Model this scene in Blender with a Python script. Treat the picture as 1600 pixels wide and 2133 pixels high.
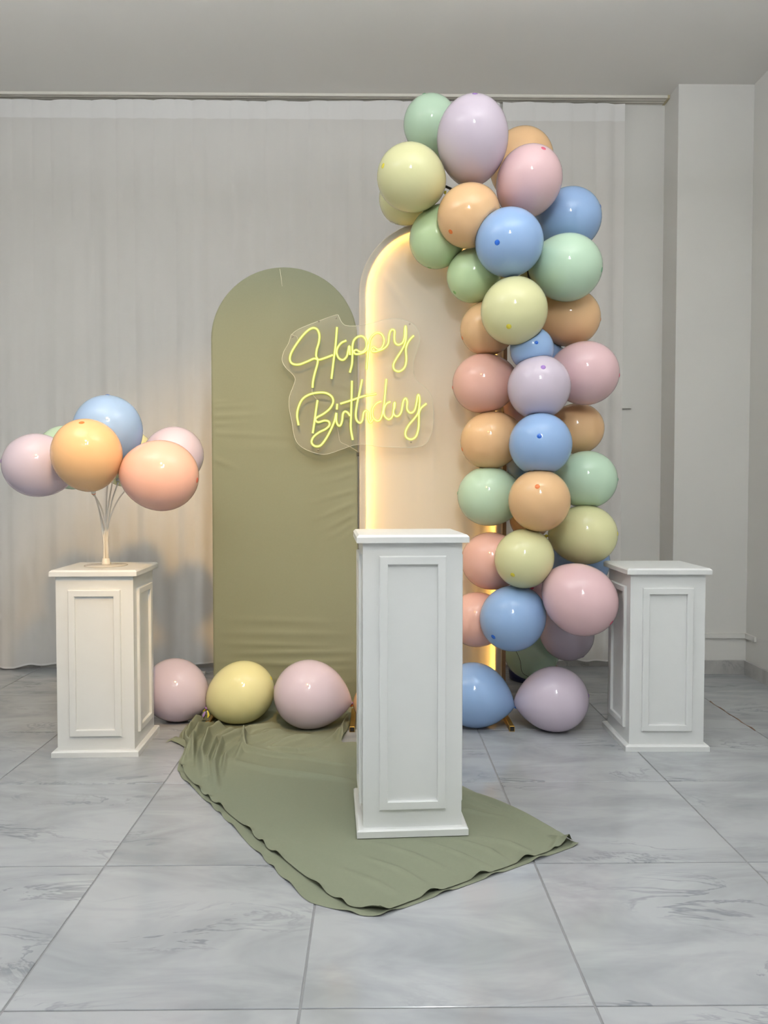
import bpy, bmesh, math, random
import numpy as np
from mathutils import Vector

random.seed(4)
rng = np.random.default_rng(4)
for o in list(bpy.data.objects):
    bpy.data.objects.remove(o)
scene = bpy.context.scene
C = scene.collection

# ------------------------------------------------------------------ camera
CAM_Z = 1.064
F_PX = 1620.0
PITCH = math.atan((1066.5 - 1013.0) / F_PX)
YAW = math.atan((800.0 - 780.0) / F_PX)
cam_d = bpy.data.cameras.new('camera')
cam_d.sensor_fit = 'HORIZONTAL'
cam_d.sensor_width = 36.0
cam_d.lens = 36.0 * F_PX / 1600.0
cam_d.clip_start = 0.05
cam = bpy.data.objects.new('camera', cam_d)
cam.location = (0, 0, CAM_Z)
cam.rotation_euler = (math.pi / 2 - PITCH, 0, -YAW)
C.objects.link(cam)
scene.camera = cam

# ------------------------------------------------------------------ world, lamps, exposure
world = bpy.data.worlds.new('world')
scene.world = world
world.use_nodes = True
world.node_tree.nodes['Background'].inputs[0].default_value = (0.9, 0.95, 1.0, 1)
world.node_tree.nodes['Background'].inputs[1].default_value = 0.05
vs = scene.view_settings
vs.view_transform = 'Standard'
vs.look = 'None'
vs.gamma = 1.0
vs.use_curve_mapping = False
vs.exposure = -0.02
# path lengths and noise target: plenty for a white room, and quicker
scene.cycles.max_bounces = 6
scene.cycles.diffuse_bounces = 4
scene.cycles.glossy_bounces = 3
scene.cycles.transmission_bounces = 5
scene.cycles.transparent_max_bounces = 8
scene.cycles.use_adaptive_sampling = True
scene.cycles.adaptive_threshold = 0.02
scene.cycles.caustics_reflective = False
scene.cycles.caustics_refractive = False
scene.cycles.use_denoising = True
scene.cycles.use_light_tree = False


def area_light(name, loc, rot, sx, sy, power, color):
    d = bpy.data.lights.new(name, 'AREA')
    d.shape = 'RECTANGLE'
    d.size, d.size_y = sx, sy
    d.energy = power
    d.color = color
    o = bpy.data.objects.new(name, d)
    o.location = loc
    o.rotation_euler = rot
    C.objects.link(o)
    return o


# tube battens hung below the ceiling: one just above the photographer, one further back.
# both shine down and forward; the upward fill is added separately
UP = math.pi
area_light('ceiling_tube_lamp', (0.30, -0.10, 3.12), (math.radians(30), 0, math.radians(12)), 0.12, 0.80, 36, (0.93, 0.98, 1.0))
area_light('ceiling_tube_lamp', (0.12, -0.85, 3.12), (math.radians(30), 0, math.radians(12)), 0.34, 0.12, 12, (0.93, 0.98, 1.0))
for (lx, ly, pw) in ((-1.4, 1.9, 56), (0.7, 1.9, 50), (-0.3, -2.0, 84)):  # added uplights without fixtures, raising the soft light off the ceiling
    area_light('added_fill_uplight', (lx, ly, 2.72), (UP, 0, 0), 1.2, 0.5, pw, (0.93, 0.97, 1.0))
# warm ceiling spot aimed at the backdrop
sd = bpy.data.lights.new('ceiling_spot', 'SPOT')
sd.energy, sd.color, sd.spot_size, sd.spot_blend, sd.shadow_soft_size = 430, (1.0, 0.60, 0.17), math.radians(40), 1.0, 0.10
so_ = bpy.data.objects.new('ceiling_spot', sd)
so_.location = (-0.30, 0.5, 3.15)
so_.rotation_euler = (Vector((-0.60, 3.6, 0.92)) - Vector(so_.location)).to_track_quat('-Z', 'Y').to_euler()
C.objects.link(so_)


# ------------------------------------------------------------------ pixel / world helpers
_f = np.array([math.sin(YAW) * math.cos(PITCH), math.cos(YAW) * math.cos(PITCH), -math.sin(PITCH)])
_r = np.array([math.cos(YAW), -math.sin(YAW), 0.0])
_u = np.cross(_r, _f)
_c = np.array([0, 0, CAM_Z])


def ray(x, y):
    return _f + (x - 800.0) / F_PX * _r + (1066.5 - y) / F_PX * _u


def at(x, y, Y):
    d = ray(x, y)
    return _c + d * Y / d[1]


def on_z(x, y, z=0.0):
    d = ray(x, y)
    return _c + d * ((z - CAM_Z) / d[2])


# ------------------------------------------------------------------ materials
def lin(r, g, b):
    def f(c):
        c /= 255.0
        return c / 12.92 if c <= 0.04045 else ((c + 0.055) / 1.055) ** 2.4
    return (f(r), f(g), f(b), 1.0)


def new_mat(name):
    m = bpy.data.materials.new(name)
    m.use_nodes = True
    nt = m.node_tree
    for n in list(nt.nodes):
        nt.nodes.remove(n)
    out = nt.nodes.new('ShaderNodeOutputMaterial')
    return m, nt, out


def principled(name, col, rough=0.5, metal=0.0, spec=0.5, noise=0.0, nscale=40.0, bump=0.0, bscale=200.0):
    m, nt, out = new_mat(name)
    p = nt.nodes.new('ShaderNodeBsdfPrincipled')
    p.inputs['Base Color'].default_value = col
    p.inputs['Roughness'].default_value = rough
    p.inputs['Metallic'].default_value = metal
    p.inputs['Specular IOR Level'].default_value = spec
    tc = nt.nodes.new('ShaderNodeTexCoord')
    if noise > 0:
        n = nt.nodes.new('ShaderNodeTexNoise')
        n.inputs['Scale'].default_value = nscale
        n.inputs['Detail'].default_value = 1
        nt.links.new(tc.outputs['Object'], n.inputs['Vector'])
        mx = nt.nodes.new('ShaderNodeMix')
        mx.data_type = 'RGBA'
        mx.inputs[6].default_value = tuple(c * (1 - noise) for c in col[:3]) + (1,)
        mx.inputs[7].default_value = tuple(min(1, c * (1 + noise)) for c in col[:3]) + (1,)
        nt.links.new(n.outputs[0], mx.inputs[0])
        nt.links.new(mx.outputs[2], p.inputs['Base Color'])
    if bump > 0:
        n2 = nt.nodes.new('ShaderNodeTexNoise')
        n2.inputs['Scale'].default_value = bscale
        n2.inputs['Detail'].default_value = 0
        nt.links.new(tc.outputs['Object'], n2.inputs['Vector'])
        b = nt.nodes.new('ShaderNodeBump')
        b.inputs['Strength'].default_value = bump
        b.inputs['Distance'].default_value = 0.002
        nt.links.new(n2.outputs[0], b.inputs['Height'])
        nt.links.new(b.outputs[0], p.inputs['Normal'])
    nt.links.new(p.outputs[0], out.inputs[0])
    return m


def emission(name, col, strength):
    m, nt, out = new_mat(name)
    e = nt.nodes.new('ShaderNodeEmission')
    e.inputs[0].default_value = col
    e.inputs[1].default_value = strength
    nt.links.new(e.outputs[0], out.inputs[0])
    return m


def thin_fabric(name, col, transl=0.4, transp=0.0, bump=0.0):
    """cloth: diffuse + translucent (+ open weave)"""
    m, nt, out = new_mat(name)
    d = nt.nodes.new('ShaderNodeBsdfDiffuse')
    t = nt.nodes.new('ShaderNodeBsdfTranslucent')
    d.inputs[0].default_value = col
    t.inputs[0].default_value = col
    mx = nt.nodes.new('ShaderNodeMixShader')
    mx.inputs[0].default_value = transl
    nt.links.new(d.outputs[0], mx.inputs[1])
    nt.links.new(t.outputs[0], mx.inputs[2])
    last = mx
    if transp > 0:
        tr = nt.nodes.new('ShaderNodeBsdfTransparent')
        m2 = nt.nodes.new('ShaderNodeMixShader')
        m2.inputs[0].default_value = transp
        nt.links.new(mx.outputs[0], m2.inputs[1])
        nt.links.new(tr.outputs[0], m2.inputs[2])
        last = m2
    if bump > 0:
        tc = nt.nodes.new('ShaderNodeTexCoord')
        n2 = nt.nodes.new('ShaderNodeTexNoise')
        n2.inputs['Scale'].default_value = 500
        nt.links.new(tc.outputs['Object'], n2.inputs['Vector'])
        b = nt.nodes.new('ShaderNodeBump')
        b.inputs['Strength'].default_value = bump
        b.inputs['Distance'].default_value = 0.001
        nt.links.new(n2.outputs[0], b.inputs['Height'])
        nt.links.new(b.outputs[0], d.inputs['Normal'])
    nt.links.new(last.outputs[0], out.inputs[0])
    return m


def latex(name, col, transl=0.16):
    m, nt, out = new_mat(name)
    d = nt.nodes.new('ShaderNodeBsdfDiffuse')
    t = nt.nodes.new('ShaderNodeBsdfTranslucent')
    g = nt.nodes.new('ShaderNodeBsdfGlossy')
    g.inputs['Roughness'].default_value = 0.075
    tc = nt.nodes.new('ShaderNodeTexCoord')
    n = nt.nodes.new('ShaderNodeTexNoise')
    n.inputs['Scale'].default_value = 6
    n.inputs['Detail'].default_value = 0
    nt.links.new(tc.outputs['Object'], n.inputs['Vector'])
    mc = nt.nodes.new('ShaderNodeMix')
    mc.data_type = 'RGBA'
    mc.inputs[6].default_value = tuple(c * 0.95 for c in col[:3]) + (1,)
    mc.inputs[7].default_value = tuple(min(1, c * 1.04) for c in col[:3]) + (1,)
    nt.links.new(n.outputs[0], mc.inputs[0])
    nt.links.new(mc.outputs[2], d.inputs[0])
    nt.links.new(mc.outputs[2], t.inputs[0])
    mx = nt.nodes.new('ShaderNodeMixShader')
    mx.inputs[0].default_value = transl
    nt.links.new(d.outputs[0], mx.inputs[1])
    nt.links.new(t.outputs[0], mx.inputs[2])
    fr = nt.nodes.new('ShaderNodeFresnel')
    fr.inputs[0].default_value = 1.52
    m2 = nt.nodes.new('ShaderNodeMixShader')
    nt.links.new(fr.outputs[0], m2.inputs[0])
    nt.links.new(mx.outputs[0], m2.inputs[1])
    nt.links.new(g.outputs[0], m2.inputs[2])
    nt.links.new(m2.outputs[0], out.inputs[0])
    return m


def marble(name, light, dark, rough=0.13, stretch=(1.0, 2.6, 1.0), scale=1.0):
    m, nt, out = new_mat(name)
    p = nt.nodes.new('ShaderNodeBsdfPrincipled')
    p.inputs['Roughness'].default_value = rough
    p.inputs['Specular IOR Level'].default_value = 0.5
    tc = nt.nodes.new('ShaderNodeTexCoord')
    oi = nt.nodes.new('ShaderNodeObjectInfo')
    mul = nt.nodes.new('ShaderNodeMath')
    mul.operation = 'MULTIPLY'
    mul.inputs[1].default_value = 37.0
    nt.links.new(oi.outputs['Random'], mul.inputs[0])
    cmb = nt.nodes.new('ShaderNodeCombineXYZ')
    nt.links.new(mul.outputs[0], cmb.inputs[0])
    nt.links.new(mul.outputs[0], cmb.inputs[2])
    mp = nt.nodes.new('ShaderNodeMapping')
    mp.inputs['Scale'].default_value = stretch
    mp.inputs['Rotation'].default_value = (0, 0, 0.28)
    nt.links.new(tc.outputs['Object'], mp.inputs['Vector'])
    add = nt.nodes.new('ShaderNodeVectorMath')
    add.operation = 'ADD'
    nt.links.new(mp.outputs[0], add.inputs[0])
    nt.links.new(cmb.outputs[0], add.inputs[1])

    def noise(sc, det, dist, rgh=0.6):
        n = nt.nodes.new('ShaderNodeTexNoise')
        n.inputs['Scale'].default_value = sc * scale
        n.inputs['Detail'].default_value = det
        n.inputs['Roughness'].default_value = rgh
        n.inputs['Distortion'].default_value = dist
        nt.links.new(add.outputs[0], n.inputs['Vector'])
        return n

    def ramp(src, stops):
        r = nt.nodes.new('ShaderNodeValToRGB')
        while len(r.color_ramp.elements) < len(stops):
            r.color_ramp.elements.new(0.5)
        for e, (pos, v) in zip(r.color_ramp.elements, stops):
            e.position = pos
            e.color = (v, v, v, 1)
        nt.links.new(src, r.inputs[0])
        return r
    clouds = ramp(noise(2.2, 4, 0.6).outputs[0], [(0.40, 0.0), (0.70, 0.70)])
    # thin veins: where a warped noise crosses its middle value
    v = noise(2.0, 5, 1.4, 0.62)
    veins = ramp(v.outputs[0], [(0.478, 0.0), (0.497, 1.0), (0.503, 1.0), (0.535, 0.0)])
    msk = ramp(noise(1.6, 1, 0.0).outputs[0], [(0.50, 0.0), (0.68, 0.85)])
    vm = nt.nodes.new('ShaderNodeMath')
    vm.operation = 'MULTIPLY'
    nt.links.new(veins.outputs[0], vm.inputs[0])
    nt.links.new(msk.outputs[0], vm.inputs[1])
    sm = nt.nodes.new('ShaderNodeMath')
    sm.operation = 'ADD'
    sm.use_clamp = True
    nt.links.new(clouds.outputs[0], sm.inputs[0])
    nt.links.new(vm.outputs[0], sm.inputs[1])
    mx = nt.nodes.new('ShaderNodeMix')
    mx.data_type = 'RGBA'
    mx.inputs[6].default_value = light
    mx.inputs[7].default_value = dark
    nt.links.new(sm.outputs[0], mx.inputs[0])
    nt.links.new(mx.outputs[2], p.inputs['Base Color'])
    nt.links.new(p.outputs[0], out.inputs[0])
    return m


def acrylic(name):
    m, nt, out = new_mat(name)
    tr = nt.nodes.new('ShaderNodeBsdfTransparent')
    tr.inputs[0].default_value = (1.0, 1.0, 0.995, 1)
    d = nt.nodes.new('ShaderNodeBsdfDiffuse')
    d.inputs[0].default_value = (0.95, 0.94, 0.90, 1)
    g = nt.nodes.new('ShaderNodeBsdfGlossy')
    g.inputs['Roughness'].default_value = 0.06
    m1 = nt.nodes.new('ShaderNodeMixShader')
    m1.inputs[0].default_value = 0.06
    nt.links.new(tr.outputs[0], m1.inputs[1])
    nt.links.new(d.outputs[0], m1.inputs[2])
    fr = nt.nodes.new('ShaderNodeFresnel')
    fr.inputs[0].default_value = 1.25
    m2 = nt.nodes.new('ShaderNodeMixShader')
    nt.links.new(fr.outputs[0], m2.inputs[0])
    nt.links.new(m1.outputs[0], m2.inputs[1])
    nt.links.new(g.outputs[0], m2.inputs[2])
    nt.links.new(m2.outputs[0], out.inputs[0])
    return m


M_WALL = principled('wall_paint', (0.74, 0.725, 0.69, 1), 0.75, noise=0.02, nscale=3)
M_CEIL = principled('ceiling_paint', (0.78, 0.76, 0.725, 1), 0.85, noise=0.02, nscale=2)
M_WHITE = principled('white_lacquer', (0.72, 0.73, 0.72, 1), 0.38, noise=0.015, nscale=14)
M_TILE = marble('marble_tile', (0.41, 0.42, 0.436, 1), (0.24, 0.25, 0.272, 1))
M_SKIRT = marble('marble_skirting', (0.50, 0.49, 0.47, 1), (0.34, 0.33, 0.32, 1), rough=0.3, scale=2.0)
M_GROUT = principled('grout', lin(138, 138, 140), 0.9, noise=0.1, nscale=60)
M_BROWN = principled('old_brown_grout', lin(120, 95, 80), 0.9, noise=0.2, nscale=90)
M_CURTAIN = thin_fabric('sheer_curtain', (0.95, 0.925, 0.895, 1), 0.28, 0.12)
M_HEM = thin_fabric('curtain_hem', (0.95, 0.935, 0.92, 1), 0.22, 0.03)
M_RAIL = principled('rail_plastic', lin(228, 224, 214), 0.45, noise=0.02)
M_RAILDARK = principled('rail_groove', lin(120, 112, 102), 0.6, noise=0.02)
M_GOLD = principled('gold_tube', lin(178, 140, 62), 0.32, metal=0.85, noise=0.05)
M_TUBEEND = principled('tube_end_plug', lin(30, 27, 24), 0.6, noise=0.05)
M_SAGE = principled('sage_cloth', (0.225, 0.242, 0.172, 1), 0.8, spec=0.2, noise=0.03, nscale=120, bump=0.12, bscale=700)
M_WHITECLOTH = thin_fabric('white_stretch_cloth', (0.86, 0.81, 0.72, 1), 0.42, 0.0, 0.1)
M_LED = emission('led_diode', (1.0, 0.56, 0.12, 1), 330.0)
M_LEDTAPE = principled('led_tape', lin(235, 225, 190), 0.5, noise=0.02)
M_NEON = emission('neon_sleeve', (0.80, 0.86, 0.13, 1), 1.05)
M_NEONCORE = emission('neon_core', (1.0, 0.98, 0.42, 1), 1.15)
for m_ in (M_NEON, M_NEONCORE):
    m_.cycles.emission_sampling = 'NONE'
M_LED.cycles.emission_sampling = 'FRONT_BACK'
M_ACRYLIC = acrylic('clear_acrylic')
M_SCREW = principled('screw_steel', lin(150, 145, 135), 0.35, metal=0.9, noise=0.02)
M_CABLE = principled('clear_cable', lin(190, 184, 165), 0.3, noise=0.02)
M_BLACK = principled('black_wire', lin(45, 40, 36), 0.5, noise=0.05)
M_NAVY = principled('navy_plastic', lin(30, 36, 84), 0.35, noise=0.05)
M_SAND = principled('weight_fill', lin(140, 120, 104), 0.9, noise=0.1, bump=0.2)
M_STRAW = principled('clear_straw', lin(226, 222, 214), 0.18, noise=0.01)
M_SOCKET = principled('socket_plastic', lin(196, 192, 186), 0.5, noise=0.01)
M_SOCKDARK = principled('socket_hole', lin(96, 94, 96), 0.6, noise=0.02)

BAL = {
    'yellow': ((0.86, 0.84, 0.47, 1), (0.80, 0.70, 0.08, 1)),
    'mint': ((0.62, 0.83, 0.63, 1), (0.18, 0.46, 0.26, 1)),
    'green': ((0.66, 0.85, 0.49, 1), (0.26, 0.55, 0.18, 1)),
    'blue': ((0.36, 0.54, 0.86, 1), (0.03, 0.16, 0.70, 1)),
    'lilac': ((0.75, 0.65, 0.76, 1), (0.36, 0.20, 0.55, 1)),
    'mauve': ((0.73, 0.63, 0.76, 1), (0.40, 0.20, 0.50, 1)),
    'pink': ((0.91, 0.62, 0.64, 1), (0.80, 0.16, 0.24, 1)),
    'orange': ((0.94, 0.60, 0.32, 1), (0.85, 0.22, 0.06, 1)),
    'coral': ((0.95, 0.56, 0.46, 1), (0.82, 0.15, 0.10, 1)),
}
M_BAL = {k: (latex('latex_' + k, v[0]), latex('latex_tip_' + k, v[1], 0.1)) for k, v in BAL.items()}


# ------------------------------------------------------------------ object helpers
def tag(o, label=None, cat=None, group=None, kind=None):
    if label:
        o['label'] = label
    if cat:
        o['category'] = cat
    if group:
        o['group'] = group
    if kind:
        o['kind'] = kind
    return o


def thing(name, loc, label, cat, group=None, rz=0.0):
    o = bpy.data.objects.new(name, None)
    o.empty_display_size = 0.05
    o.location = tuple(float(v) for v in loc)
    o.rotation_euler = (0, 0, rz)
    C.objects.link(o)
    return tag(o, label, cat, group)


def mesh_obj(name, verts, faces, mat, parent=None, smooth=False, off=None, loc=None, fix=False):
    v = np.asarray(verts, dtype=float)
    if off is not None:
        v = v - np.asarray(off, dtype=float)
    me = bpy.data.meshes.new(name)
    me.from_pydata([tuple(p) for p in v], [], [tuple(int(i) for i in f) for f in faces])
    me.update()
    if fix:
        bm = bmesh.new()
        bm.from_mesh(me)
        bmesh.ops.recalc_face_normals(bm, faces=bm.faces)
        bm.to_mesh(me)
        bm.free()
    if smooth:
        me.polygons.foreach_set('use_smooth', [True] * len(me.polygons))
    me.materials.append(mat)
    o = bpy.data.objects.new(name, me)
    if loc is not None:
        o.location = tuple(float(c) for c in loc)
    C.objects.link(o)
    if parent is not None:
        o.parent = parent
    return o


def box_geo(lo, hi, ch=0.0):
    """box; ch chamfers the upper edge"""
    x0, y0, z0 = lo
    x1, y1, z1 = hi
    if ch <= 0:
        v = [(x0, y0, z0), (x1, y0, z0), (x1, y1, z0), (x0, y1, z0), (x0, y0, z1), (x1, y0, z1), (x1, y1, z1), (x0, y1, z1)]
        f = [(3, 2, 1, 0), (4, 5, 6, 7), (0, 1, 5, 4), (1, 2, 6, 5), (2, 3, 7, 6), (3, 0, 4, 7)]
        return v, f
    rings = [(0, z0), (0, z1 - ch), (ch, z1)]
    v = []
    for i, z in rings:
        v += [(x0 + i, y0 + i, z), (x1 - i, y0 + i, z), (x1 - i, y1 - i, z), (x0 + i, y1 - i, z)]
    f = [(3, 2, 1, 0), (8, 9, 10, 11)]
    for k in (0, 4):
        for a in range(4):
            b = (a + 1) % 4
            f.append((k + a, k + b, k + 4 + b, k + 4 + a))
    return v, f


def box(name, lo, hi, mat, parent=None, ch=0.0, off=None):
    v, f = box_geo(lo, hi, ch)
    return mesh_obj(name, v, f, mat, parent, off=off)


def join_geo(parts):
    V, Fc = [], []
    for v, f in parts:
        n = len(V)
        V += [tuple(p) for p in v]
        Fc += [tuple(i + n for i in q) for q in f]
    return V, Fc


def struct(o):
    o['kind'] = 'structure'
    return o


def catmull(pts, n=10, closed=False):
    P = [np.asarray(p, float) for p in pts]
    out = []
    N = len(P)
    rng_ = range(N if closed else N - 1)
    for i in rng_:
        if closed:
            p0, p1, p2, p3 = P[(i - 1) % N], P[i], P[(i + 1) % N], P[(i + 2) % N]
        else:
            p1, p2 = P[i], P[i + 1]
            p0 = P[i - 1] if i > 0 else 2 * p1 - p2
            p3 = P[i + 2] if i + 2 < N else 2 * p2 - p1
        for k in range(n):
            t = k / n
            out.append(0.5 * ((2 * p1) + (-p0 + p2) * t + (2 * p0 - 5 * p1 + 4 * p2 - p3) * t * t + (-p0 + 3 * p1 - 3 * p2 + p3) * t ** 3))
    if not closed:
        out.append(P[-1])
    return np.array(out)


def tube_geo(path, r, seg=8, cap=True):
    P = np.asarray(path, float)
    n = len(P)
    T = np.gradient(P, axis=0)
    T /= np.linalg.norm(T, axis=1)[:, None] + 1e-12
    up = np.array([0.0, 1.0, 0.0])
    if abs(T[0] @ up) > 0.9:
        up = np.array([1.0, 0, 0])
    u = np.cross(T[0], up)
    u /= np.linalg.norm(u)
    V = []
    for i in range(n):
        u = u - T[i] * (u @ T[i])
        u /= np.linalg.norm(u) + 1e-12
        w = np.cross(T[i], u)
        rr = r[i] if hasattr(r, '__len__') else r
        for k in range(seg):
            a = 2 * math.pi * k / seg
            V.append(P[i] + rr * (math.cos(a) * u + math.sin(a) * w))
    Fc = []
    for i in range(n - 1):
        for k in range(seg):
            a, b = i * seg + k, i * seg + (k + 1) % seg
            Fc.append((a, a + seg, b + seg, b))
    if cap:
        Fc.append(tuple(range(seg)))
        Fc.append(tuple(reversed(range((n - 1) * seg, n * seg))))
    return V, Fc


def tube(name, path, r, mat, parent=None, seg=8, off=None):
    v, f = tube_geo(path, r, seg)
    return mesh_obj(name, v, f, mat, parent, True, off)


def lathe_geo(prof, seg=24):
    """profile [(r, z)]: closed at poles when r == 0"""
    V, Fc, rings = [], [], []
    for r, z in prof:
        if r <= 1e-9:
            rings.append([len(V)])
            V.append((0, 0, z))
        else:
            s = len(V)
            rings.append(list(range(s, s + seg)))
            V += [(r * math.cos(2 * math.pi * k / seg), r * math.sin(2 * math.pi * k / seg), z) for k in range(seg)]
    for A, B in zip(rings[:-1], rings[1:]):
        for k in range(seg):
            k2 = (k + 1) % seg
            if len(A) == 1 and len(B) == 1:
                continue
            if len(A) == 1:
                Fc.append((A[0], B[k], B[k2]))
            elif len(B) == 1:
                Fc.append((A[k], B[0], A[k2]))
            else:
                Fc.append((A[k], B[k], B[k2], A[k2]))
    return V, Fc


def grid_faces(nu, nv):
    """nv rows of nu points"""
    f = []
    for j in range(nv - 1):
        for i in range(nu - 1):
            a = j * nu + i
            f.append((a, a + 1, a + nu + 1, a + nu))
    return f


def seg_dist(P, poly):
    """distance of points P (n,2) to a polyline, and position along it 0..1"""
    poly = np.asarray(poly, float)
    best = np.full(len(P), 1e9)
    pos = np.zeros(len(P))
    L = np.linalg.norm(np.diff(poly, axis=0), axis=1)
    cum = np.concatenate([[0], np.cumsum(L)])
    for i in range(len(poly) - 1):
        a, b = poly[i], poly[i + 1]
        ab = b - a
        t = np.clip(((P - a) @ ab) / (ab @ ab + 1e-12), 0, 1)
        d = np.linalg.norm(P - (a + t[:, None] * ab), axis=1)
        m = d < best
        best[m] = d[m]
        pos[m] = (cum[i] + t[m] * L[i]) / cum[-1]
    return best, pos


# ------------------------------------------------------------------ the room
S = 0.604
TX0, TY0 = 0.452, 1.553
Y_WALL, X_RIGHT, X_LEFT, Y_BACK = 4.573, 2.11, -3.172, -4.0
Z_CEIL = 3.292
COL_X, COL_Y = 1.688, 4.365

floor = struct(box('floor', (X_LEFT - 0.15, Y_BACK - 0.15, -0.12), (X_RIGHT + 0.15, Y_WALL + 0.15, -0.0025), M_GROUT))


def tile_mesh(w, d, name='tile'):
    g = 0.0022
    v, f = box_geo((-w / 2 + g, -d / 2 + g, -0.0095), (w / 2 - g, d / 2 - g, 0.0), 0.0012)
    me = bpy.data.meshes.new(name)
    me.from_pydata(v, [], f)
    me.materials.append(M_TILE)
    return me


tm_full = tile_mesh(S, S)
cut_w = X_RIGHT - (TX0 + 2 * S) - S * 0 - 0.0
xs = [(TX0 + k * S, TX0 + (k + 1) * S) for k in range(-6, 2)] + [(TX0 + 2 * S, X_RIGHT)]
tm_cut = tile_mesh(X_RIGHT - (TX0 + 2 * S), S)
for (x0, x1) in xs:
    for k in range(-9, 5):
        y0 = TY0 + k * S
        t = bpy.data.objects.new('tile', tm_full if abs(x1 - x0 - S) < 1e-4 else tm_cut)
        t.location = ((x0 + x1) / 2, y0 + S / 2, 0)
        C.objects.link(t)
        t.parent = floor
# old brown filler in one joint near the right wall
p0, p1 = (TX0 + 2 * S, 3.34), (TX0 + 2 * S, 3.80)
gpath = [(p0[0] + 0.004 * math.sin(k * 1.7), p0[1] + (p1[1] - p0[1]) * k / 12, -0.0012) for k in range(13)]
tube('brown_grout_line', gpath, [0.0032 + 0.0012 * math.sin(k * 2.3) for k in range(13)], M_BROWN, floor, 6)

struct(box('ceiling', (X_LEFT - 0.15, Y_BACK - 0.15, Z_CEIL), (X_RIGHT + 0.15, Y_WALL + 0.15, Z_CEIL + 0.12), M_CEIL))
struct(box('wall_back', (X_LEFT - 0.15, Y_WALL, -0.1), (X_RIGHT + 0.15, Y_WALL + 0.14, Z_CEIL), M_WALL))
struct(box('wall_right', (X_RIGHT, Y_BACK - 0.15, -0.1), (X_RIGHT + 0.14, Y_WALL, Z_CEIL), M_WALL))
struct(box('wall_left', (X_LEFT - 0.14, Y_BACK - 0.15, -0.1), (X_LEFT, Y_WALL, Z_CEIL), M_WALL))
struct(box('wall_front', (X_LEFT, Y_BACK - 0.14, -0.1), (X_RIGHT, Y_BACK, Z_CEIL), M_WALL))
struct(box('wall_column', (COL_X, COL_Y, 0.0), (X_RIGHT, Y_WALL, Z_CEIL), M_WALL))


def skirting(name, x0, x1, y0, y1, along):
    o = struct(mesh_obj(name, *box_geo((x0, y0, 0.0), (x1, y1, 0.078), 0.002), M_SKIRT))
    return o


# skirting of cut marble tiles; each piece of the back wall is a part
bb = struct(box('baseboard_back', (X_LEFT, Y_WALL - 0.004, 0.0), (COL_X, Y_WALL, 0.075), M_GROUT))
for k in range(-6, 3):
    x0, x1 = TX0 + k * S, min(TX0 + (k + 1) * S, COL_X)
    if x1 > x0 + 0.01:
        v, f = box_geo((-(x1 - x0) / 2 + 0.002, -0.004, 0.0), ((x1 - x0) / 2 - 0.002, 0.006, 0.078), 0.0015)
        t = mesh_obj('tile', v, f, M_SKIRT, bb)
        t.location = ((x0 + x1) / 2, Y_WALL - 0.010, 0)
skirting('baseboard_column', COL_X - 0.010, X_RIGHT - 0.010, COL_Y - 0.010, COL_Y, 'x')
bb = struct(box('baseboard_right', (X_RIGHT - 0.004, 0.0, 0.0), (X_RIGHT, COL_Y, 0.075), M_GROUT))
for k in range(-2, 5):
    y0, y1 = TY0 + k * S, min(TY0 + (k + 1) * S, COL_Y - 0.012)
    v, f = box_geo((-0.006, -(y1 - y0) / 2 + 0.002, 0.0), (0.004, (y1 - y0) / 2 - 0.002, 0.078), 0.0015)
    t = mesh_obj('tile', v, f, M_SKIRT, bb)
    t.location = (X_RIGHT - 0.008, (y0 + y1) / 2, 0)

# plastic cable duct low on the column, with its end in the corner
a = at(1440, 1327, COL_Y)
d1 = struct(box('trim_1', (COL_X, COL_Y - 0.012, a[2] - 0.006), (X_RIGHT - 0.012, COL_Y, a[2] + 0.022), M_WALL))
d2 = struct(box('trim_2', (X_RIGHT - 0.012, COL_Y - 0.12, a[2] - 0.006), (X_RIGHT, COL_Y, a[2] + 0.022), M_WALL))
# ledge strip on the wall behind the short curtain
a0, a1 = at(1150, 851, Y_WALL), at(1313, 838, Y_WALL)
struct(box('trim_3', (a0[0], Y_WALL - 0.022, a0[2]), (a1[0], Y_WALL, a1[2]), M_WALL))
# plaster bead where wall meets column
# ------------------------------------------------------------------ curtain rail: three tracks on the ceiling
Y_RAIL = 4.487
RX0, RX1 = X_LEFT + 0.01, float(at(1391, 205, 4.52)[0])
ro = np.array([(RX0 + RX1) / 2, Y_RAIL + 0.04, Z_CEIL])
rail = thing('curtain_rail', ro, 'long cream plastic triple-track curtain rail fixed along the ceiling', 'curtain rail')
box('backing_board', (RX0, Y_RAIL + 0.002, Z_CEIL - 0.004), (RX1 - 0.012, Y_RAIL + 0.082, Z_CEIL), M_RAIL, rail, off=ro)
for k in range(3):
    ya, yb = Y_RAIL + 0.0275 * k, Y_RAIL + 0.0275 * k + 0.0255
    za, zb = Z_CEIL - 0.015, Z_CEIL - 0.004
    tr = box('track', (RX0, ya, za), (RX1 - 0.012, yb, zb), M_RAIL, rail, off=ro)
    box('track_groove', (RX0, ya + 0.011, za - 0.0006), (RX1 - 0.014, ya + 0.0145, za + 0.001), M_RAILDARK, tr, off=ro)
box('end_cap', (RX1 - 0.012, Y_RAIL - 0.002, Z_CEIL - 0.018), (RX1, Y_RAIL + 0.084, Z_CEIL), principled('aged_cap', lin(196, 184, 150), 0.6, noise=0.06), rail, off=ro)


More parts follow.
